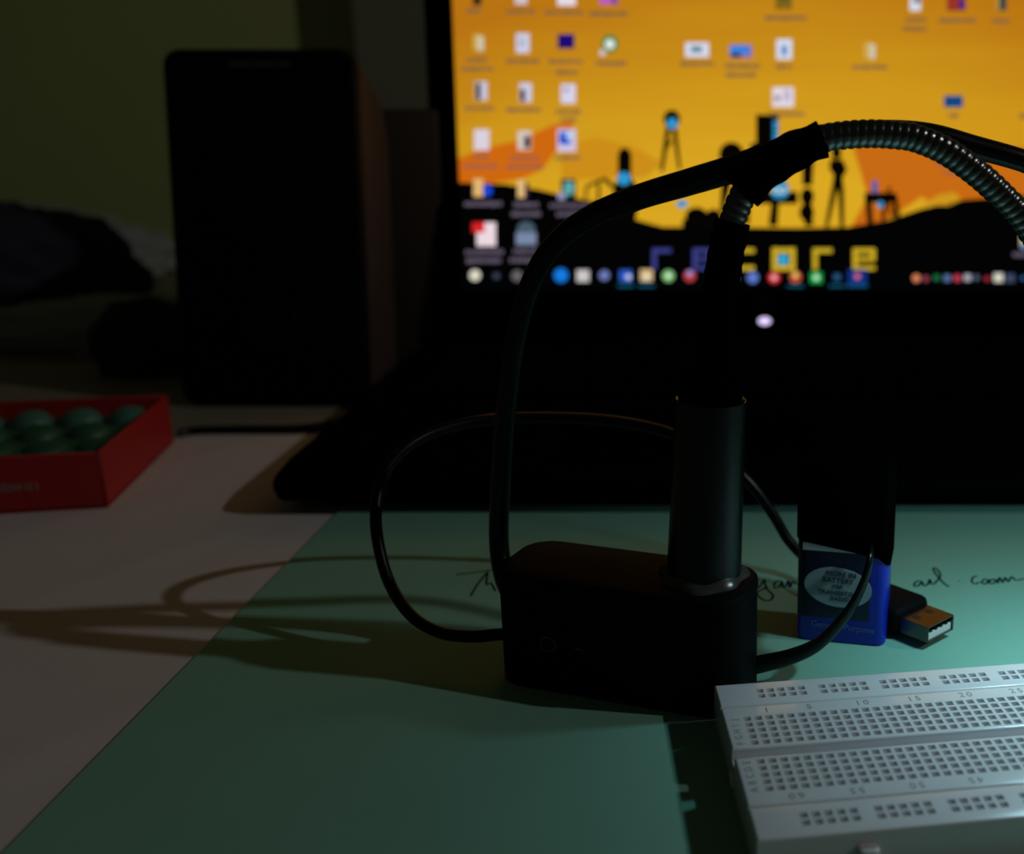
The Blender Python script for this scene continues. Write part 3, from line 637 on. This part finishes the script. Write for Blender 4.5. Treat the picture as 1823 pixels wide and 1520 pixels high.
for y0, y1, rr_ in ((.0199, .0308, (.0239, .02635)), (-.0308, -.0199, (-.02635, -.0239))):
    b = plate(y0, y1, gcols, list(rr_)); me = bpy.data.meshes.new('rail'); b.to_mesh(me); b.free(); shade(me, 32); me.materials.append(WHITE_PL); me.materials.append(CLIP)
    link('power_rail', me, None, bb)
for n in [1] + list(range(5, 61, 5)):
    for sgn in (1, -1):
        me = text_me(str(n), .0029, .00002, spacing=1.35); o = link('column_number', me, PRINT, strip)
        ix = n + 1 if sgn > 0 else 62 - n
        o.location = (ix * PT, sgn * .0172, BT + .00003); o.rotation_euler = (0, 0, 0 if sgn > 0 else math.pi)
for i, ch in enumerate('ABCDE'):
    for sgn in (1, -1):
        me = text_me('FGHIJ'[i] if sgn > 0 else ch, .0024, .00002); o = link('row_letter', me, PRINT, strip)
        o.location = (-.0030, sgn * (.00381 + PT * (i if sgn > 0 else 4 - i)), BT + .00003); o.rotation_euler = (0, 0, math.pi / 2)
for tx in (.0163, .085, .150):
    tb = rbox_bm(.0042, .0032, .0036, .0013, .0005, 4, (0, 0, 0)); o = link('side_tab', bm2me(tb), WHITE_PL, bb); o.location = (tx, -.0320, .0050)
o = link('end_tab', bm2me(box_bm(.0010, .0032, .0030, (0, 0, 0), .0004)), WHITE_PL, bb); o.location = (X0 - .0004, -.0015, .0045)

# ------------------------------------------------------------------ speaker
SY = .5654; SH = .176; SWD = .0945
spk = empty('speaker', (-.2325, SY, 0), 0, math.radians(0)); tag(spk, 'black upright desktop speaker standing left of the laptop', 'speaker')
ST = Matrix.Rotation(math.radians(-8.5), 4, 'X')
SD = .052
b = bmesh.new()
pr = [(0, 0), (SD, 0), (SD, SH * .78), (SD * .80, SH * .90), (.006, SH - .002), (0, SH - .002)]
lv = [b.verts.new((-SWD / 2 + .002, y, z)) for y, z in pr]; rv = [b.verts.new((SWD / 2 - .002, y, z)) for y, z in pr]
b.faces.new(lv); b.faces.new(rv[::-1])
for i in range(len(pr)): j = (i + 1) % len(pr); b.faces.new((lv[i], rv[i], rv[j], lv[j]))
bmesh.ops.bevel(b, geom=list(b.edges), offset=.002, segments=2, affect='EDGES')
link('cabinet', bm2me(place(b, ST)), SPKSIDE, spk)['label'] = 'brown vinyl speaker sides'
# front panel: rounded upright slab
fp = place(rbox_bm(SWD, SH, .010, .008, .002, 6), Matrix.Rotation(math.pi / 2, 4, 'X')); place(fp, Matrix.Translation((0, -.005, SH / 2)))
link('front_panel', bm2me(place(fp, ST)), SPK, spk)
gm = Matrix.Translation((0, -.0100, SH * .63)) @ Matrix.Rotation(math.pi / 2, 4, 'X')
for r0, nm, zc in ((.031, 'woofer', .63), (.015, 'tweeter', .24)):
    g2 = Matrix.Translation((0, -.0100, SH * zc)) @ Matrix.Rotation(math.pi / 2, 4, 'X')
    dr = lathe([(r0, 0), (r0, .0010), (r0 * .93, .0014), (r0 * .86, .0008), (r0 * .80, .0014), (r0 * .45, -.0006), (r0 * .3, .0006), (0, .0016)], 40)
    link(nm, bm2me(place(dr, ST @ g2)), mat('speaker_cone', (.0030, .0030, .0030), .5, spec=.1), spk)
bd = bmesh.new()
for k in range(9): box_bm(.0020 + .0008 * (k % 3), .0003, .0024, (-.0140 + .0034 * k, 0, 0), bm=bd)
link('badge', bm2me(place(bd, ST @ Matrix.Translation((.0005, -.0101, SH - .0075)))), mat('badge_grey', (.05, .05, .05), .4), spk)['label'] = 'small grey name badge'
for sx in (-.035, .035): link('rubber_foot', bm2me(place(box_bm(.014, .010, .004, (sx, .028, -.0005), .001), Matrix())), BLACK, spk)

bx = empty('storage_box', (-.205, .668, 0), 0); tag(bx, 'dark brown upright box behind the speaker beside the laptop screen', 'box')
BRN = mat('dark_brown_card', (.045, .025, .016), .7, noise=.15, nscale=40)
link('carton', bm2me(box_bm(.085, .05, .146, (0, 0, .073), .001)), BRN, bx)
link('flap', bm2me(box_bm(.083, .024, .0012, (0, -.0125, .1466), .0003)), BRN, bx); link('flap', bm2me(box_bm(.083, .024, .0012, (0, .0125, .1466), .0003)), BRN, bx)

# speaker lead along the far edge of the sheet
pts = [W(318, 772, z=.0022), W(350, 767, z=.0022), W(430, 765, z=.0022), W(520, 764, z=.0022), W(575, 758, z=.0022), W(640, 742, z=.0022), W(690, 728, z=.0022)]
o = link('speaker_lead', bm2me(sweep(catmull(pts, 6), .0021, 10)), BLACK_GLOSS); tag(o, 'thin black wire lying along the far edge of the white sheet', 'wire')

# ------------------------------------------------------------------ red tray
tray = empty('red_tray', (0, 0, 0)); RYAW = math.radians(11)
fr_ = W(192, 904, z=.0006); tray.location = (fr_.x, fr_.y, .0006); tray.rotation_euler = (0, 0, RYAW)
tag(tray, 'red card tray with a dark green insert at the left edge', 'tray')
TW, TD, TH, tt = .125, .091, .0222, .0014
link('tray_bottom', bm2me(box_bm(TW, TD, tt, (-TW / 2, TD / 2, tt / 2))), RED, tray)
for nm, sx, sy, cx_, cy_ in (('tray_wall', TW, tt, -TW / 2, tt / 2), ('tray_wall', TW, tt, -TW / 2, TD - tt / 2), ('tray_wall', tt, TD, -tt / 2, TD / 2), ('tray_wall', tt, TD, -TW + tt / 2, TD / 2)):
    link(nm, bm2me(box_bm(sx, sy, TH, (cx_, cy_, TH / 2), .0004, 1)), RED, tray)
bd = bmesh.new(); rnd = random.Random(3); x = -.052
while x < -.022:
    wl = rnd.uniform(.0006, .0013); box_bm(wl, .0002, rnd.uniform(.0022, .0036), (x + wl / 2, -.0001, .0102), bm=bd); x += wl + rnd.choice((.0005, .0006, .0012))
link('tray_lettering', bm2me(bd), mat('pale_pink_print', (.35, .16, .15), .6), tray)['label'] = 'pale lettering'
ins = link('tray_insert', bm2me(box_bm(TW - .004, TD - .004, .0135, (-TW / 2, TD / 2, .0082), .001)), GREENIN, tray); ins['label'] = 'dark green insert'
MOUND = mat('mint_cell', (.06, .18, .14), .4, noise=.2, nscale=80)
for r in range(4):
    for c in range(6):
        mz = lathe([(.0086, 0), (.0082, .003), (.006, .0068), (.003, .0085), (0, .0088)], 16)
        o = link('cell', bm2me(mz), MOUND if r == 3 else GREENIN, ins); o.location = (-.012 - .0195 * c - (.0097 if r == 2 and c < 5 else 0), .014 + .0205 * r, .0140); o.scale = (1, 1, (.35, .45, .65, .80)[r])

# ------------------------------------------------------------------ heaps at the far left
def heap(name, c, sx, sy, sz, m, label, cat, seed, amp=.28, freq=2.2):
    from mathutils import noise
    bm = bmesh.new(); bmesh.ops.create_icosphere(bm, subdivisions=5, radius=1.0)
    for v in bm.verts:
        d = v.co.normalized(); n = noise.fractal(d * freq + Vector((seed, seed * 1.7, 0)), 1.0, 2.0, 4) * amp
        n += abs(noise.noise(d * freq * 2.4 + Vector((0, seed, 3)))) * amp * .6
        p = d * (1 + n); p.z = max(p.z, -.62); v.co = Vector((p.x * sx, p.y * sy, (p.z + .62) * sz))
    o = link(name, bm2me(bm, ang=75), m); o.location = c; return tag(o, label, cat)
NAVY = mat('navy_cloth', (.022, .022, .040), .9, noise=.3, nscale=30, bump=.5, bscale=500)
GREYC = mat('grey_cloth', (.32, .34, .30), .85, noise=.25, nscale=25, bump=.4, bscale=400)
DARKC = mat('charcoal_cloth', (.016, .014, .011), .9, noise=.2, nscale=30)
heap('folded_cloth', (-.66, .95, 0), .19, .07, .047, GREYC, 'crumpled grey cloth heaped behind the dark navy bag at far left', 'cloth', 1.3, .12)
heap('cloth_bag', (-.515, .800, 0), .095, .045, .050, NAVY, 'dark navy soft bag in front of the grey cloth at far left', 'bag', 4.1, .14)
heap('rag', (-.390, .705, 0), .085, .030, .020, GREYC, 'low grey rag lying in front of the navy bag at far left', 'cloth', 9.2, .18)
heap('pouch', (-.335, .640, 0), .034, .022, .026, DARKC, 'charcoal black pouch on the desk left of the speaker', 'pouch', 7.7, .12)
